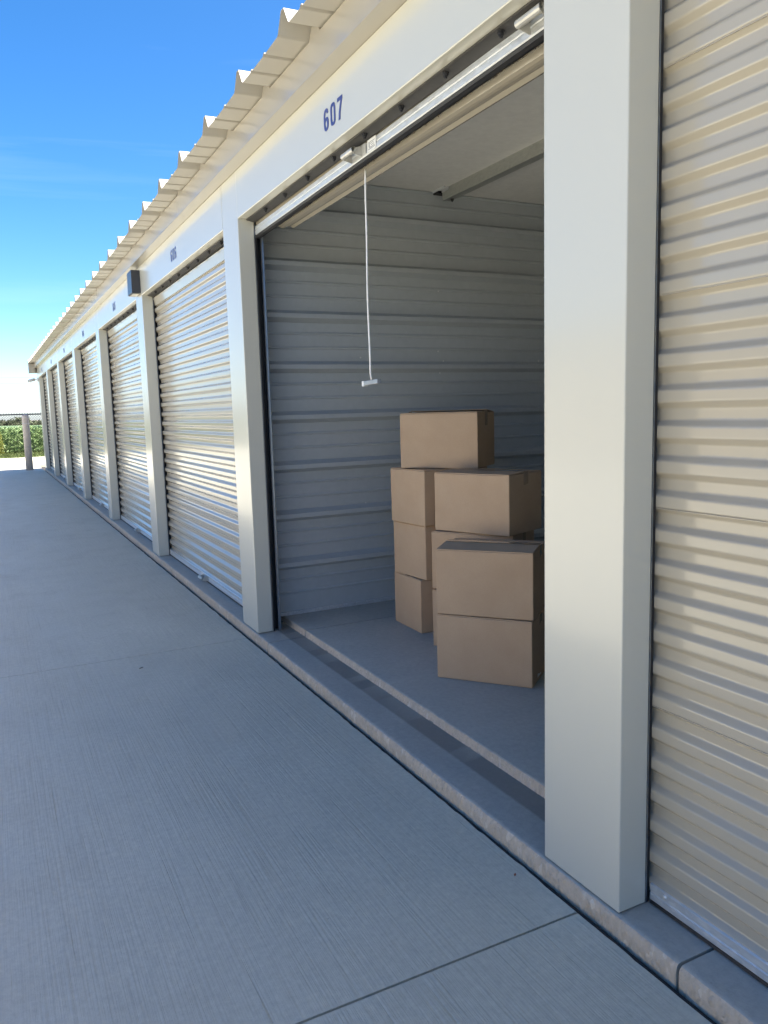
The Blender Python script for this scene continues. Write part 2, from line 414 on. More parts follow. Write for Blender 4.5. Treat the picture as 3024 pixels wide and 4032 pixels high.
# number decals
DIG = {
 '0': ([(0,.28),(.02,.12),(.1,.02),(.28,-.012),(.46,.02),(.54,.12),(.56,.28),(.56,.72),(.54,.88),(.46,.98),(.28,1.012),(.1,.98),(.02,.88),(0,.72)], [(.17,.30),(.19,.18),(.28,.13),(.37,.18),(.39,.30),(.39,.70),(.37,.82),(.28,.87),(.19,.82),(.17,.70)]),
 '6': ([(0,.30),(.03,.12),(.12,.02),(.28,-.012),(.45,.03),(.54,.13),(.57,.30),(.54,.48),(.46,.58),(.32,.61),(.21,.58),(.17,.53),(.18,.70),(.21,.82),(.29,.87),(.36,.84),(.38,.75),(.55,.77),(.51,.90),(.43,.98),(.30,1.012),(.13,.97),(.03,.84),(0,.68)], [(.18,.29),(.20,.18),(.28,.13),(.36,.18),(.385,.30),(.36,.43),(.28,.475),(.20,.42)]),
 '7': ([(.10,0),(.29,0),(.33,.28),(.42,.55),(.57,.84),(.57,1),(0,1),(0,.83),(.37,.83),(.24,.57),(.14,.28)], None),
 '5': ([(0,.25),(.05,.08),(.14,.01),(.28,-.012),(.45,.03),(.54,.14),(.57,.32),(.54,.50),(.46,.62),(.33,.66),(.21,.63),(.235,.83),(.52,.83),(.52,1),(.11,1),(.03,.48),(.18,.455),(.26,.50),(.34,.48),(.385,.40),(.385,.26),(.34,.15),(.27,.125),(.20,.16),(.17,.27)], None),
 '4': ([(.33,0),(.50,0),(.50,.20),(.59,.20),(.59,.37),(.50,.37),(.50,1),(.35,1),(0,.37),(0,.20),(.33,.20)], [(.16,.37),(.33,.37),(.33,.71)]),
 '3': ([(0,.27),(.04,.10),(.13,.02),(.27,-.012),(.45,.03),(.55,.15),(.57,.29),(.53,.43),(.42,.52),(.51,.60),(.545,.74),(.51,.89),(.42,.98),(.28,1.012),(.12,.97),(.04,.87),(.02,.74),(.18,.71),(.21,.83),(.28,.87),(.35,.83),(.37,.73),(.33,.62),(.21,.59),(.20,.44),(.32,.43),(.385,.37),(.39,.26),(.35,.16),(.27,.125),(.20,.17),(.17,.29)], None),
 '2': ([(0,0),(.57,0),(.57,.17),(.25,.17),(.30,.26),(.47,.47),(.55,.62),(.565,.73),(.53,.88),(.44,.98),(.29,1.012),(.12,.97),(.04,.87),(.015,.70),(.185,.68),(.21,.81),(.285,.86),(.36,.81),(.385,.70),(.34,.58),(.17,.36),(.05,.19)], None),
 '1': ([(.22,0),(.40,0),(.40,1.01),(.26,1.01),(.19,.87),(.06,.76),(.06,.60),(.22,.68)], None)}
def number_mesh(txt):
    """flat vinyl digits: text runs towards -y, up is +z, thickness towards -x"""
    from mathutils.geometry import tessellate_polygon
    b = MB(); hgt = .086; sp = .071
    for k, ch in enumerate(txt):
        outer, hole = DIG[ch]; loops = [[Vector((x, y, 0)) for x, y in outer]]
        if hole: loops.append([Vector((x, y, 0)) for x, y in hole])
        flat = [p for l in loops for p in l]; tris = tessellate_polygon(loops); i0 = len(b.v)
        for dx in (-.0012, .0):
            for p in flat: b.v.append((dx, -(p.x*hgt*1.03+k*sp), p.y*hgt))
        m = len(flat)
        for t in tris: b.f.append(tuple(i0+q for q in t)); b.f.append(tuple(i0+m+q for q in t)[::-1])
        s0 = 0
        for l in loops:
            for q in range(len(l)): a = i0+s0+q; c = i0+s0+(q+1) % len(l); b.f.append((a, c, c+m, a+m))
            s0 += len(l)
    return b.mesh('unit_number', M['blue'])
for i in BAYS:
    o = part(obj('header_panel', hd_me)); o.location = (0, py(i-1)+PW, 0)
    if 0 <= i <= 6:
        nm = obj('unit_number', number_mesh(str(607-i)), o); nm.location = (XF-.0005, 3.190-(py(-1)+PW), 2.543)
# soffit ledge and fascia, in lengths
for k, (a, c) in enumerate([(Y_BEG, 5.6), (5.6, 11.7), (11.7, 17.8), (17.8, Y_END)]):
    t = MB()
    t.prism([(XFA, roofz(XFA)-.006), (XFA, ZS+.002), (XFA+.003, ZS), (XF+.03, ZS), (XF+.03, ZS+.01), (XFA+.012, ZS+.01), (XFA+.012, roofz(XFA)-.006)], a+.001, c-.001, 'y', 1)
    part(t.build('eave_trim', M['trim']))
# roof: interlocking panels, each with half a standing rib on either side
roof = part(MB().box(XF+.05, X_BACK+.02, Y_BEG+.02, Y_END-.02, 2.80, 2.815).build('roof', M['liner']))
# (roof deck seen only from inside other bays; the open bay has its own liner lower down)
RIB = .610; yc0 = 3.081-RIB*11
rp = []
w = RIB
half = [(0, .078), (.014, .078), (.058, .010), (.066, .003)]           # from crest centre down to pan
rp = half+[(.225, .0), (.231, .010), (.243, .010), (.249, .0), (.40, .0), (.406, .010), (.418, .010), (.424, .0)]+[(w-y, z) for y, z in half[::-1]]
rp = round_bends(rp, .004, 2)
x_end = X_BACK+.15
def roof_panel_mesh():
    b = MB(); b.sheet(rp, .0014, XE, x_end, 'x', (0, -1))
    b.v = [(x, y, z+roofz(x)) for x, y, z in b.v]
    return b.mesh('roof_panel', M['roof'])
rpm = roof_panel_mesh()
clm = MB().prism([(-.060, -.002), (-.012, .074), (.012, .074), (.060, -.002)], XFA+.004, XFA+.03, 'x')
clm.v = [(x, y, z+roofz(x)-.004) for x, y, z in clm.v]; clm = clm.mesh('rib_closure', M['trim'])
k = 0
while True:
    y = yc0+.013+RIB*k; k += 1
    if y < Y_BEG-.2: continue
    if y+RIB > Y_END+.55: break
    o = obj('roof_panel', rpm, roof); o.location = (0, y, 0)
    o = obj('rib_closure', clm, roof); o.location = (0, y, 0)
Y_ROOF = y
# gable end: rake trim box and corner, end wall, back wall
part(MB().box(XE-.012, x_end, Y_ROOF-.02, Y_ROOF+.06, 2.60, 2.965).build('rake_trim', M['trim'], bevel=.004))
part(MB().box(XE-.012, XFA+.02, Y_END-.02, Y_ROOF-.022, 2.60, 2.845).build('eave_end_box', M['trim'], bevel=.004))
part(MB().box(XF+.02, X_BACK, Y_END-.02, Y_END+.01, ZK, 2.83).build('end_wall', M['paint']))
part(MB().box(XF+.02, X_BACK, Y_BEG-.01, Y_BEG+.02, ZK, 2.83).build('end_wall', M['paint']))
part(MB().box(X_BACK-.03, X_BACK, Y_BEG, Y_END, ZK, 3.0).build('back_wall', M['paint']))
part(MB().box(XF-.004, XF+.10, py(6)+PW+.002, Y_END+.012, ZK, ZS-.003).build('corner_trim', M['paint'], bevel=.003))

# ---- roll-up doors
DP = .0865; XC = 1.4845
def curtain_profile(z0, z1):
    p = []; z = 1.289-DP*14-.5*DP; dep = .0165
    while z < z1+DP:
        # recessed flat, up-facing slope below a proud flat ... listed upward
        p += [(XC+dep, z+.0065), (XC+dep, z+.0350), (XC, z+.0500), (XC, z+.0785)]
        z += DP
    p = [q for q in p if z0 < q[1] < z1]
    p = [(p[0][0], z0)]+p+[(p[-1][0], z1)]
    return round_bends(p, .0042, 3)
cy0, cy1 = -.020, OPEN_W+.020; by0, by1 = .005, OPEN_W-.005
cb = MB(); cb.sheet(curtain_profile(.098, 2.385), .0012, cy0, cy1)
# lap seams of the curtain sheets
cur_me = cb.mesh('roll_up_door', M['door'])
seam = MB()
for zz in (.615, 1.1315, 1.650, 2.167): seam.box(XC-.0012, XC+.003, cy0, cy1, zz-.0125, zz-.011)
seam_me = seam.mesh('lap_seam', M['door'])
top_me = MB().prism([(1.487, 2.384), (1.4755, 2.455), (1.480, 2.462), (1.53, 2.47), (1.53, 2.40), (1.497, 2.384)], .004, OPEN_W-.004).mesh('door_hood', M['door'])
bar_prof = [(1.486, .068), (1.486, .085), (1.4885, .0875), (1.4885, .0905), (1.486, .093), (1.486, .110), (1.490, .113), (1.512, .113), (1.512, .064), (1.490, .064)]
bar_prof = [(x-.006, z) for x, z in bar_prof]
bar_me = MB().prism(bar_prof, by0, by1).mesh('bottom_bar', M['galv'])
seal_me = MB().prism([(1.483, .0635), (1.480, .056), (1.484, .0525), (1.504, .0525), (1.506, .0635)], by0, by1).mesh('bottom_seal', M['black'])
guide_me = {}
for sgn, yy in ((-1, OPEN_W), (1, 0)):
    b = MB(); d = lambda a: yy-sgn*a
    def bx(x0, x1, a0, a1): b.box(x0, x1, min(d(a0), d(a1)), max(d(a0), d(a1)), ZK+.003, 2.47)
    bx(1.4704, 1.4740, .0005, .065); bx(1.4740, 1.526, .065, .068); bx(1.5085, 1.5190, .008, .012); bx(1.519, 1.5225, -.006, .065)
    guide_me[sgn] = b.mesh('door_guide', M['guide'])
gap_dark_me = {}
for sgn, yy in ((-1, OPEN_W), (1, 0)):
    a0, a1 = sorted((yy-sgn*.058, yy-sgn*.0645)); c0, c1 = sorted((yy-sgn*.0015, yy-sgn*.0575)); gap_dark_me[sgn] = MB().prism([(1.4742, a0), (1.5185, a0), (1.5185, a1), (1.4742, a1)] if False else ([(1.4742, c0), (1.4835, c0), (1.4835, a0), (1.5185, a0), (1.5185, a1), (1.4742, a1)] if sgn < 0 else [(1.4742, c1), (1.4835, c1), (1.4835, a1), (1.5185, a1), (1.5185, a0), (1.4742, a0)]), ZK+.003, 2.44, 'z').mesh('guide_gap_dark', M['black'])  # black filler strip, paints in the shade of the gap between jamb and curtain
tsm = MB().prism([(1.4265, ZH+.010), (1.4265, ZH-.006), (1.4745, ZH-.016), (1.4745, ZH+.010)], .001, OPEN_W-.001).mesh('top_seal', M['blackmet'])
bolt_me = MB().tube([(0, 0, 0), (0, 0, -.004), (0, 0, -.0041), (0, 0, -.013), (0, 0, -.0131), (0, 0, -.019)], [.012, .012, .009, .009, .005, .005], 8).mesh('bolt', M['black'])
riv_me = MB().dome((0, 0, 0), .0085, (-1, 0, 0)).mesh('rivet', M['galv'], True)
hand = MB()      # lift handle: rolled tube grip on two folded ears
hand.tube([(-.040, y, .0) for y in (-.055, .055)], [.0125, .0125], 12, cap=False); hand.tube([(-.040, y, .0) for y in (-.055, .055)], [.0085, .0085], 12, cap=False)
hand.prism([(-.046, -.012), (-.001, -.022), (-.001, .020), (-.030, .010)], -.052, -.048, 'y'); hand.prism([(-.046, -.012), (-.001, -.022), (-.001, .020), (-.030, .010)], .048, .052, 'y')
hand.box(-.004, -.0005, -.090, -.048, -.020, .020)
hand_me = hand.mesh('lift_handle', M['handle'])
sti = MB().box(-.0012, 0, -.038, .038, -.0235, .0235).mesh('sticker', M['label'])
stx = MB()
stx.box(-.0016, -.0013, .018, .024, -.006, .014)
for zz, a, c in ((.012, -.028, .012), (.006, -.02, .012), (-.001, -.024, .004), (-.008, -.03, .02), (-.013, -.03, .028)): stx.box(-.0016, -.0013, a, c, zz-.0014, zz+.0008)
stx = stx.mesh('printed_lines', M['ink'])
for i in BAYS:
    yb = py(i-1)+PW
    ts = part(obj('top_seal', tsm)); ts.location = (0, yb, 0)
    for k in range(9):
        yy = .279-.0+.3085*(k-0); yy = (2.016-(py(-1)+PW))+.3083*k
        if yy < OPEN_W-.05: o = obj('bolt', bolt_me, ts); o.location = (1.440, yy, ZH-.0095)
    if i == 0: continue
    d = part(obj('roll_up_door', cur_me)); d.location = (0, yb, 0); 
    for nme, me in (('lap_seam', seam_me), ('door_hood', top_me), ('bottom_bar', bar_me), ('bottom_seal', seal_me), ('door_guide', guide_me[-1]), ('door_guide', guide_me[1]), ('guide_gap_dark', gap_dark_me[-1]), ('guide_gap_dark', gap_dark_me[1])):
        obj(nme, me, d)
    for yy in (by1-.05, by0+.05): o = obj('rivet', riv_me, d); o.location = (1.4800, yy, .100)
    c = OPEN_W/2
    o = obj('lift_handle', hand_me, d); o.location = (1.480, c-.0, .088); o.rotation_euler = (0, 0, 0)
    st = obj('sticker', sti, d); st.location = (1.4792, c+.105, .0905)
# the open door of bay 0: rolled-up drum behind the header, bottom bar hanging just below it
yb = py(-1)+PW
ODZ = 2.396-.064                              # how far the bottom bar is lifted
DCX, DCZ, DR = 1.634, 2.562, .137
pr = []; nn = 10
for k in range(nn):
    for t, rr in ((0, 0), (.16, .001), (.32, 0), (.50, -.0125), (.66, -.0118), (.82, -.0125)):
        a = 2*math.pi*(k+t)/nn; pr.append((DCX+(DR+rr)*math.cos(a), DCZ+(DR+rr)*math.sin(a)))
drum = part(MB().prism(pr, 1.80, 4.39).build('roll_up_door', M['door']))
drum['label'] = 'raised roll-up door wound on its drum'
obj('door_axle', MB().tube([(DCX, 1.76, DCZ), (DCX, 4.46, DCZ)], .018, 10).mesh('door_axle', M['galv_dark']), drum)
# curtain tail from the drum down to the bottom bar
pt = [(1.499, 2.590), (1.493, 2.53), (1.487, 2.475), (1.484, 2.425)]
obj('curtain_tail', MB().sheet(round_bends(pt, .03, 4), .0015, yb+cy0, yb+cy1).mesh('curtain_tail', M['door']), drum)
shear = lambda mb: setattr(mb, 'v', [(x, y, z+(4.42-y)*.0095) for x, y, z in mb.v]) or mb
lift = lambda y: ODZ+(4.42-y)*.0095
bb = shear(MB().prism([(x-.006, z+ODZ) for x, z in bar_prof], yb+by0, yb+by1)).mesh('bottom_bar', M['galv']); bb = obj('bottom_bar', bb, drum)
obj('bottom_seal', shear(MB().prism([(1.477, 2.3955), (1.472, 2.389), (1.476, 2.381), (1.490, 2.376), (1.505, 2.380), (1.507, 2.3955)], yb+by0, yb+by1)).mesh('bottom_seal', M['black']), drum)
fz = MB()                                    # woolly debris and lint along the seal
random.seed(3)
yy = yb+.15
while yy < yb+by1-.5:
    a = random.random(); r = .0035+.004*random.random()
    c = Vector((1.504+.004*random.random(), yy, 2.381+(4.42-yy)*.0095+.003*random.random()))
    for q in range(5):
        dv = Vector((random.uniform(-1, 1), random.uniform(-2, 2), random.uniform(-1, 1))).normalized()*r; e = dv.orthogonal().normalized()*r*.7
        fz.quad(c-dv-e, c+dv-e, c+dv+e, c-dv+e)
    yy += .008+.014*random.random()**2
lint = obj('seal_lint', fz.mesh('seal_lint', plain('lint', (.42, .36, .28), .9)), drum); lint['kind'] = 'stuff'
for sgn in (-1, 1):
    o = part(obj('door_guide', guide_me[sgn])); o.location = (0, yb, 0)
    o = part(obj('guide_gap_dark', gap_dark_me[sgn])); o.location = (0, yb, 0)
for yy in (yb+by1-.05, yb+by0+.05): o = obj('rivet', riv_me, drum); o.location = (1.4738, yy, .100+lift(yy))
for yy, rot in ((3.085, 0), (1.87, 0)):
    o = obj('lift_handle', hand_me, drum); o.location = (1.4735, yy, .092+lift(yy)); o.rotation_euler = (0, 0, 0)
st = obj('sticker', sti, drum); st.location = (1.4730, 2.945, .0905+lift(2.945)); obj('printed_lines', stx, drum).location = st.location

# ---- the facing row across the driveway (out of frame; its sunlit front is mirrored in the near post and door)
opp = empty('storage_building', (-7.225, 15.5, 0), math.pi)
tag(opp, 'sunlit cream storage building facing the first one across the driveway, outside the frame', 'building')
OB = list(range(-2, 7))
for i in POSTS:
    o = obj('post', post_me, opp); o.location = (0, py(i), 0)
for i in OB:
    o = obj('header_panel', hd_me, opp); o.location = (0, py(i-1)+PW, 0)
    d = obj('roll_up_door', cur_me, opp); d.location = (0, py(i-1)+PW, 0)
    for nme, me in (('door_hood', top_me), ('bottom_bar', bar_me), ('bottom_seal', seal_me)): obj(nme, me, d)
MB().prism([(XFA, roofz(XFA)-.006), (XFA, ZS+.002), (XFA+.003, ZS), (XF+.03, ZS), (XF+.03, ZS+.01), (XFA+.012, ZS+.01), (XFA+.012, roofz(XFA)-.006)], Y_BEG, Y_END).build('eave_trim', M['trim'], opp)
r2 = MB().box(XF+.05, X_BACK+.02, Y_BEG+.02, Y_END-.02, 2.80, 2.815).build('roof', M['liner'], opp)
yy = Y_BEG-.1
while yy+RIB < Y_END+.3:
    o = obj('roof_panel', rpm, r2); o.location = (0, yy, 0); yy += RIB
for a in (Y_BEG-.01, Y_END-.02): MB().box(XF+.02, X_BACK, a, a+.03, ZK, 2.83).build('end_wall', M['paint'], opp)
MB().box(X_BACK-.03, X_BACK, Y_BEG, Y_END, ZK, 3.0).build('back_wall', M['paint'], opp)
MB().box(1.36, X_BACK, Y_BEG, Y_END, .003, ZK).build('plinth', M['floor'], opp)

# ---- interior of the open unit
# corrugated partition walls (ribs run along x)
def wall_profile(side):
    p = []; z = 0.118-.305*0
    p.append((0, FL+.022)); k = 0
    while z < 2.80:
        p += [(0, z-.038), (-.050, z-.014), (-.050, z+.012), (0, z+.036)] if z-.042 > FL+.03 else [(0, z+.040)]
        for m in (.118, .205): p += [(0, z+m-.010), (-.010, z+m-.004), (-.010, z+m+.004), (0, z+m+.010)]
        z += .3085
    p = [(a*side, b) for a, b in p if b < 2.838]
    p.append((0, 2.842)); return p
lw = MB(); lw.sheet(wall_profile(1), .002, 1.558, X_BACK-.04, 'x', (1, 0))
lw = part(lw.build('partition_wall', M['wall'])); lw.location = (0, 4.66, 0)
rw = MB(); rw.sheet(wall_profile(-1), .002, 1.558, X_BACK-.04, 'x', (-1, 0))
rw = part(rw.build('partition_wall', M['wall'])); rw.location = (0, 1.585, 0)
for a, q in ((4.648, -1), (1.578, 1)):
    part(MB().box(1.558, X_BACK-.04, a-.004, a+.020, FL+.002, FL+.024).build('base_angle', M['galv']))
for i in (0, -1):
    part(MB().box(1.471, 1.556, py(i)+.10, py(i)+PW-.10, ZK+.004, 2.80).build('jamb_backing', M['black']))
liner = MB(); z0, z1 = roofz(1.40)-.012, roofz(X_BACK)-.012
zl = lambda x: 2.828+.0245*x
liner.prism([(1.47, zl(1.47)), (X_BACK-.04, zl(X_BACK)), (X_BACK-.04, zl(X_BACK)+.006), (1.47, zl(1.47)+.006)], 1.575, 4.70)
part(liner.build('ceiling_liner', M['liner']))
part(MB().box(1.428, 1.470, yb, yb+OPEN_W, ZH+.015, 2.84).build('header_beam', M['blackmet']))
part(MB().box(X_BACK-.06, X_BACK-.035, 1.6, 4.66, FL, 2.90).build('unit_back_wall', M['wall']))
# purlin: C section with lips, clip and bolts at the partition
px = 2.80; zt = zl(px)-.003
pur = MB().prism([(px+.075, zt-.022), (px+.075, zt), (px, zt), (px, zt-.150), (px+.002, zt-.163), (px+.060, zt-.163), (px+.060, zt-.159), (px+.006, zt-.159), (px+.004, zt-.150), (px+.004, zt-.004), (px+.071, zt-.004), (px+.071, zt-.022)], 1.60, 4.585)
pur.v = [(x-.045*max(0, 1) if z > zt-.03 and x > px+.05 else x, y, z) for x, y, z in pur.v]
pur = part(pur.build('purlin', M['galv_dark']))
px2 = px+1.55
p2 = MB().prism([(px2, zl(px2)), (px2, zl(px2)-.163), (px2+.06, zl(px2)-.163), (px2+.06, zl(px2)-.158), (px2+.004, zl(px2)-.158), (px2+.004, zl(px2))], 1.60, 4.60); part(p2.build('purlin', M['galv_dark']))
clip = MB(); clip.box(px-.0065, px-.001, 4.500, 4.583, zt-.115, zt-.028); clip.box(px-.035, px-.031, 4.50, 4.652, zt-.105, zt-.002); clip.box(px-.031, px-.0005, 4.575, 4.579, zt-.105, zt-.025); clip.box(px+.0045, px+.05, 4.582, 4.586, zt-.11, zt-.02)
obj('clip', clip.mesh('clip', M['galv']), pur).matrix_parent_inverse = pur.matrix_parent_inverse.inverted() if False else Matrix()
obj('bracket_shade', MB().box(px-.030, px+.035, 4.592, 4.652, zt-.115, zt-.004).mesh('bracket_shade', M['black']), pur)  # bracket block coloured black for the shaded gap behind the clip
o = obj('bolt', bolt_me, pur); o.location = (px+.035, 4.52, zt-.164)
scm = MB().dome((0, 0, 0), .006, (0, -1, 0), 8).mesh('screw', M['screw'], True)
for (x, z) in [(2.79, 2.40), (2.80, 2.165), (2.80, 1.95), (2.79, 1.765), (2.83, 1.70), (2.80, 1.62), (2.81, 1.32), (2.81, 1.21), (2.80, 1.03), (2.205, 1.72), (2.21, .77), (3.64, 1.70), (3.63, .80)]:
    o = obj('screw', scm, lw); o.location = (x, -.001, z)

# ================================================================ THINGS
# pull rope with its T handle
rx, ry = 1.53, 3.125
rope = empty('pull_rope', (rx, ry, 1.505)); tag(rope, 'white pull rope with plastic handle hanging from the raised door', 'rope')
rpts = []
for k in range(41):
    t = k/40; rpts.append((.010*math.sin(t*7)*t*(1-t)*2-.006*t, .018*math.sin(t*5.2)*(1-t)*.9-.012*(t > .97)*(t-.97)*33, .890-.880*t))
MB().tube(rpts, .0042, 7).build('rope', M['rope'], rope, True)
h = MB(); h.prism([(-.010, -.010), (.010, -.010), (.010, .010), (-.010, .010)], -.074, .062, 'y', 1); h.v = [(x, y, z-.10*(y if y > 0 else 0)*.6+.0) for x, y, z in h.v]
h.build('handle', plain('grey_plastic', (.24, .26, .28), .3), rope, bevel=.003)
h2 = MB().box(-.0105, .0105, .0625, .080, -.0165, .0065); h2.build('handle_cap', M['plastic'], rope)

# wall light at the header
wl = empty('wall_light', (XF, 7.665, 2.60)); tag(wl, 'dark bronze box wall light on the header beside unit 606', 'wall light')
b = MB(); b.prism([(-.002, -.10), (-.004, -.100), (-.070, -.103), (-.080, -.098), (-.078, .103), (-.002, .103)], -.112, .112); b.build('housing', M['bronze'], wl, bevel=.003)
MB().box(-.066, -.010, -.095, .095, -.108, -.1035).build('lens', M['lens'], wl, bevel=.002)

# security camera on the far corner
sc = empty('security_camera', (XF-.006, Y_END-.03, 2.42)); tag(sc, 'small white bullet security camera on the far corner post', 'camera')
MB().tube([(0, 0, 0), (-.02, 0, 0)], .05, 14).build('base', M['plastic'], sc, True)
MB().tube([(-.018, 0, 0), (-.07, -.005, .012), (-.10, -.02, .0)], .013, 8).build('arm', M['plastic'], sc, True)
MB().tube([(-.08, 0, .01), (-.085, 0, .01), (-.23, -.09, -.035), (-.232, -.091, -.0356)], [.030, .038, .040, .034], 14).build('camera_body', M['plastic'], sc, True)
MB().tube([(-.2325, -.0912, -.0358), (-.236, -.0935, -.037)], .028, 12).build('lens', M['camglass'], sc)

# bollard
bo = empty('bollard', (1.0, 23.56, 0)); tag(bo, 'round taupe bollard standing in front of the far end of the building', 'bollard')
MB().tube([(0, 0, 0), (0, 0, 1.44), (0, 0, 1.49), (0, 0, 1.512), (0, 0, 1.52)], [.094, .090, .086, .06, .01], 24).build('sleeve', M['bollard'], bo, True)
for zz in (1.43, 1.262):
    MB().tube([(0, 0, zz), (0, 0, zz+.018)], .0925, 24, cap=False).build('band', M['band'], bo, True)

# bits lying on the concrete
tw_ = empty('twig', (.66, 4.35, .003), .5); tw_.scale = (.5, .5, .5); tag(tw_, 'short dark twig lying on the driveway', 'twig')
MB().tube([(-.028, 0, .001), (-.006, .004, .003), (.012, .001, .003), (.028, .006, .001)], [.004, .005, .0045, .003], 6).build('stick', M['bark'], tw_)
MB().tube([(.004, .003, .003), (.014, .014, .005)], [.003, .002], 5).build('side_shoot', M['bark'], tw_)
lf = MB(); lf.v = [(-.014, 0, .001), (-.004, -.007, .004), (.008, -.006, .003), (.016, 0, .006), (.008, .006, .004), (-.004, .007, .005), (0, 0, .001)]; lf.f = [(0, 1, 6), (1, 2, 6), (2, 3, 6), (3, 4, 6), (4, 5, 6), (5, 0, 6)]
lf = lf.build('dry_leaf', plain('dry_leaf_brown', (.22, .075, .04), .7)); lf.scale = (.5, .5, .5); lf.location = (1.292, 1.77, .002); lf.rotation_euler = (0, 0, .8); tag(lf, 'tiny reddish brown dry leaf on the driveway near the kerb', 'leaf')
# cardboard boxes
BL, BW, BH = .465, .335, .316
def make_box(label, x, y, th, z, short=False, flap=(3, 2), lift=.0, tape_side=True, sticker=False):
    L, Wd = (BW, BL) if short else (BL, BW)
    r = empty('cardboard_box', (x, y, z), th)
    tag(r, label, 'box', 'cardboard boxes stacked in the open unit')
    t = .004
    b = MB(); hh = BH-.006
    b.prism([(0, .002), (L, .002), (L, Wd), (0, Wd)][0:0] or [(0, 0), (L, 0), (L, Wd), (0, Wd)], .0008, hh, 'z')
    o = b.build('body', M['card'], r)
    import bmesh
    bm = bmesh.new(); bm.from_mesh(o.data); bmesh.ops.subdivide_edges(bm, edges=bm.edges[:], cuts=5, use_grid_fill=True)
    bm.normal_update()
    for vv in bm.verts:
        fx, fy, fz = vv.co.x/L, vv.co.y/Wd, vv.co.z/hh
        edge = sum(1 for q in (fx, fy, fz) if q < .01 or q > .99)
        amp = .0035 if edge == 1 else .0016
        wv = Vector((x*3+vv.co.x*4, y*3+vv.co.y*4, z*5+vv.co.z*4))
        if edge == 1 and fz > .02: vv.co += vv.normal*(amp*noise.noise(wv)+.0022*math.sin(math.pi*(fx if .01 < fx < .99 else fy))*math.sin(math.pi*min(1, max(0, fz))))
        elif fz > .02: vv.co += Vector((noise.noise(wv), noise.noise(wv+Vector((7, 0, 0))), 0))*amp
    bm.to_mesh(o.data); bm.free()
    bv = o.modifiers.new('bevel', 'BEVEL'); bv.width = .004; bv.segments = 2; bv.limit_method = 'ANGLE'; bv.angle_limit = R(50)
    # two long top flaps meeting on the centre line of the long axis
    def flap_mesh(edge, ang):
        f = MB(); a = R(ang)
        if not short:
            w2 = Wd/2-.0015
            y0 = 0.002 if edge == 0 else Wd-.002; s = 1 if edge == 0 else -1
            pts = [(y0, hh+.0005), (y0+s*w2*math.cos(a), hh+.0005+w2*math.sin(a)), (y0+s*w2*math.cos(a), hh+.0045+w2*math.sin(a)), (y0, hh+.0045)]
            f.prism(pts, .003, L-.003, 'x', 6)
        else:
            w2 = L/2-.0015; x0 = .002 if edge == 0 else L-.002; s = 1 if edge == 0 else -1
            pts = [(x0, hh+.0005), (x0+s*w2*math.cos(a), hh+.0005+w2*math.sin(a)), (x0+s*w2*math.cos(a), hh+.0045+w2*math.sin(a)), (x0, hh+.0045)]
            f.prism(pts, .003, Wd-.003, 'y', 6)
        f.v = [(x, y, z+.0022*noise.noise(Vector((x*9+th*5, y*9, z0_+edge)))) for x, y, z in f.v]
        return f
    z0_ = z*7
    flap_mesh(0, flap[0]).build('flap', M['card'], r); flap_mesh(1, flap[1]).build('flap', M['card'], r)
    # sealing tape over the centre seam and down the sides
    zc = hh+.0052+max(flap)*.0
    tw = .024
    rise = max(math.sin(R(flap[0])), math.sin(R(flap[1])))*((L if short else Wd)/2)
    strips = []
    if not short:
        if lift == 0: strips.append((.0, L, Wd/2-tw, Wd/2+tw, zc+rise-.0002, zc+rise+.0002))
        strips += [(L+.0002, L+.0008, Wd/2-tw, Wd/2+tw, hh-.075, zc+rise*.6), (-.0008, -.0002, Wd/2-tw, Wd/2+tw, hh-.075, zc+rise*.6)]
    else:
        if lift == 0: strips.append((L/2-tw, L/2+tw, 0, Wd, zc+rise-.0002, zc+rise+.0002))
        strips.append((L/2-tw, L/2+tw, Wd+.0002, Wd+.0008, hh-.06, zc+rise*.6))
    for q in strips: MB().box(*q).build('tape', M['tape'], r)
    if sticker:
        MB().box(L+.0002, L+.001, .10, .17, .02, .085).build('shipping_label', M['label'], r)
    return r
make_box('cardboard box on the floor at the front of the pile, lower of two', 1.853, 3.157, -.891, FL, flap=(.2, .2), sticker=True)
make_box('cardboard box at the front of the pile with warped top flaps, upper of two', 1.853, 3.152, -.862, .4075, flap=(5.0, 3))
make_box('cardboard box on the floor half hidden behind the front pair', 2.094, 3.606, -.95, FL, flap=(.2, .2))
make_box('half hidden cardboard box in the middle stack under the taped box', 2.106, 3.623, -.975, .4075, flap=(.2, .2))
make_box('cardboard box with clear tape strip on top of the middle stack', 2.140, 3.639, -1.165, .725, flap=(2.5, 1.5))
make_box('cardboard box on the floor at the bottom of the rear left stack', 2.158, 4.172, -1.590, FL, True, flap=(.2, .2))
make_box('cardboard box second from the floor in the rear left stack', 2.143, 4.138, -1.485, .4075, True, flap=(.2, .2))
make_box('cardboard box third from the floor in the rear left stack', 2.119, 4.113, -1.455, .725, True, flap=(.2, .2))
make_box('cardboard box at the very top of the whole pile', 2.132, 4.003, -.886, 1.0425, flap=(1, 4.5), lift=1)

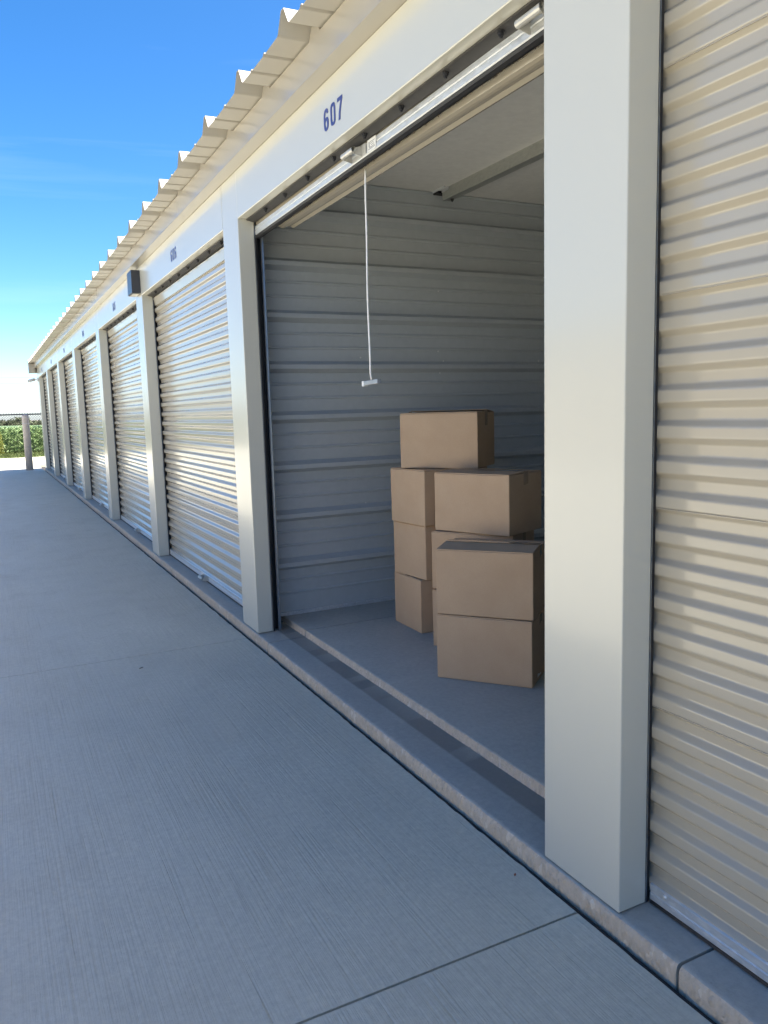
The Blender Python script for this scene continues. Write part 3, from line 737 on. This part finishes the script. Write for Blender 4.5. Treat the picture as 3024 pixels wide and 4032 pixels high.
# chain-link fence on the verge
FY, FT = 33.0, 1.572
fe = empty('chain_link_fence', (1.0, FY, 0)); tag(fe, 'dark chain link fence along the far grass verge', 'fence')
MB().tube([(-24, 0, FT), (14, 0, FT)], .024, 8).build('top_rail', M['fence'], fe, True)
post_f = MB().tube([(0, 0, -.05), (0, 0, FT+.03)], .03, 8).mesh('fence_post', M['fence'], True)
for x in (-23.5, -20.5, -17.5, -14.5, -11.5, -8.5, -5.5, -2.6, 2.2, 5.2, 8.2, 11.2): o = obj('fence_post', post_f, fe); o.location = (x, .03, 0)
wm = MB(); pw = .092; z0, z1 = .03, FT+.055; hz = z1-z0; r_ = .005
k = -24.0
while k < 12.5:
    for sg in (1, -1):
        a = Vector((k, 0, z0)) if sg > 0 else Vector((k+hz, 0, z0)); c = Vector((k+hz, 0, z1)) if sg > 0 else Vector((k, 0, z1))
        i0 = len(wm.v); dy = .006*sg
        for p in (a, c):
            for (ox, oy) in ((-r_, -r_*.6), (r_, -r_*.6), (0, r_)): wm.v.append((p.x+ox, p.y+oy+dy, p.z))
        for j in range(3): wm.f.append((i0+j, i0+(j+1) % 3, i0+3+(j+1) % 3, i0+3+j))
    k += pw
o = wm.build('wire_mesh', M['fence'], fe); o['kind'] = 'stuff'
# overhead lines far away
for k, sl in enumerate((.0474, .0411, .0343, .0200)):
    yy = 130; z = H_CAM+yy*sl
    pts = [(-90+180*q/40, yy, z+.0004*((-90+180*q/40)-5)**2) for q in range(41)]
    o = MB().tube(pts, .017, 5).build('overhead_cable', M['wire'])
    tag(o, ['topmost overhead cable crossing the sky beyond the field', 'second overhead cable from the top beyond the field', 'third overhead cable from the top beyond the field', 'lowest overhead cable just above the far trees'][k], 'cable', 'overhead cables beyond the field')

# crop plants, one mass of leaves
random.seed(11); cr = MB()
def leaf(mb, c, s, tilt=.9):
    d = Vector((random.gauss(0, 1), random.gauss(0, 1), random.gauss(0, tilt))).normalized(); e = d.cross(Vector((random.gauss(0, 1), random.gauss(0, 1), random.gauss(0, 1)))).normalized()
    a = d*s; b = e*s*.42
    mb.quad(c-a, c+b-a*.1, c+a, c-b+a*.1)
for k in range(26000):
    x = random.uniform(-6, 9); y = 35.5+random.random()**1.8*6.5
    top = .98+.14*noise.noise(Vector((x*1.3, y*1.3, 1)))+.05*noise.noise(Vector((x*5, y*5, 1)))
    z = top*(1-random.random()**2.0*.95)
    y += .25*noise.noise(Vector((x*2.5, 0, 3)))
    leaf(cr, Vector((x, y, z)), random.uniform(.05, .12))
for k in range(9000):
    x = random.choice((random.uniform(-40, -6), random.uniform(9, 26))); y = 35.5+random.random()**2*6; z = 1.0*(1-random.random()**2*.9)
    leaf(cr, Vector((x, y, z)), random.uniform(.09, .16))
tag(cr.build('crop_rows', M['crop']), 'dense leafy green crop filling the field beyond the fence', 'crop', kind='stuff')
gr = MB()
for k in range(15000):
    x = random.uniform(-10, 10) if k < 11000 else random.uniform(-40, -10); y = random.uniform(31.55, 36.2); hgt = random.uniform(.05, .13)*(1.5 if y > 35 else 1)
    a = random.uniform(0, 6.28); dx, dy = math.cos(a)*.012, math.sin(a)*.012; lx, ly = random.gauss(0, .03), random.gauss(0, .03)
    i0 = len(gr.v); gr.v += [(x-dx, y-dy, -.01), (x+dx, y+dy, -.01), (x+lx, y+ly, hgt)]; gr.f.append((i0, i0+1, i0+2))
tag(gr.build('grass_blades', M['grass']), 'short mown grass along the concrete edge', 'grass', kind='stuff')
# weedy shrub at the left edge
sh = empty('shrub', (.30, 34.6, 0)); tag(sh, 'yellow green weedy shrub at the field edge, left edge of the photo', 'shrub')
b = MB()
for k in range(5):
    a = k*1.3; b.tube([(0, 0, 0), (.08*math.cos(a), .08*math.sin(a), .45), (.2*math.cos(a), .2*math.sin(a), .95)], [.016, .012, .005], 6)
b.build('stem', M['bark'], sh)
b = MB()
for k in range(1500):
    t = random.random(); z = .08+1.22*t; r = (.34-.16*t)*math.sqrt(random.random())*(1+.3*noise.noise(Vector((z*4, k*.01, 0)))); a = random.uniform(0, 6.28)
    leaf(b, Vector((r*math.cos(a), r*math.sin(a), z)), random.uniform(.03, .06))
b.build('foliage', M['shrub'], sh)
# distant trees beyond the field
def tree(x, y, zb, hgt, rad, seed, label):
    random.seed(seed); t = empty('tree', (x, y, zb)); tag(t, label, 'tree', 'trees beyond the field')
    b = MB(); b.tube([(0, 0, 0), (.1, 0, hgt*.3), (.0, .1, hgt*.62)], [.3, .22, .1], 7)
    for k in range(5):
        a = k*1.256; b.tube([(.05, 0, hgt*.3), (rad*.5*math.cos(a), rad*.5*math.sin(a), hgt*.6)], [.12, .04], 5)
    b.build('trunk', M['bark'], t)
    c = MB(); cl = [(Vector((random.gauss(0, .42)*rad, random.gauss(0, .42)*rad, hgt*(.55+random.uniform(-.28, .25)))), rad*random.uniform(.3, .5)) for _ in range(16)]
    for q, r in cl:
        for k in range(90):
            d = Vector((random.gauss(0, 1), random.gauss(0, 1), random.gauss(0, 1))).normalized()*r*random.uniform(.6, 1.02); p = q+d
            if p.z < .4: continue
            leaf(c, p, random.uniform(.25, .5))
    c.build('crown', M['tree'], t)
TD = 240
def tx(ratio): return ratio*TD
specs = [(.036, 7.1, 3.4, 'tallest rounded tree on the far horizon left of the bollard'), (.0275, 6.2, 2.2, 'lower tree against the left flank of the tallest far tree'), (.0195, 5.9, 2.4, 'low far tree nearest the left edge of the photo'), (.047, 6.2, 2.6, 'far tree hidden largely behind the bollard top'), (.0555, 6.0, 2.6, 'low far tree between the bollard and the building corner'), (.009, 5.8, 2.6, 'far tree just outside the left edge of the photo'), (.064, 6.0, 2.6, 'far tree partly behind the building corner')]
for k, (ra, hg, rd, lb) in enumerate(specs): tree(tx(ra), TD+random.Random(k).uniform(-6, 6), -4.6, hg, rd, 20+k, lb)
random.seed(77); hb = MB()
for k in range(9000):
    x = random.uniform(-150, 150); y = TD+14+random.uniform(-3, 3); top = 5.2+1.1*noise.noise(Vector((x*.07, 0, 0)))+.6*noise.noise(Vector((x*.3, 0, 2)))
    leaf(hb, Vector((x, y, -5+top*random.random()**.6)), random.uniform(.4, .8))
tag(hb.build('far_hedgerow', M['tree']), 'hazy far woodland reading as one dark green band', 'woodland', kind='stuff')
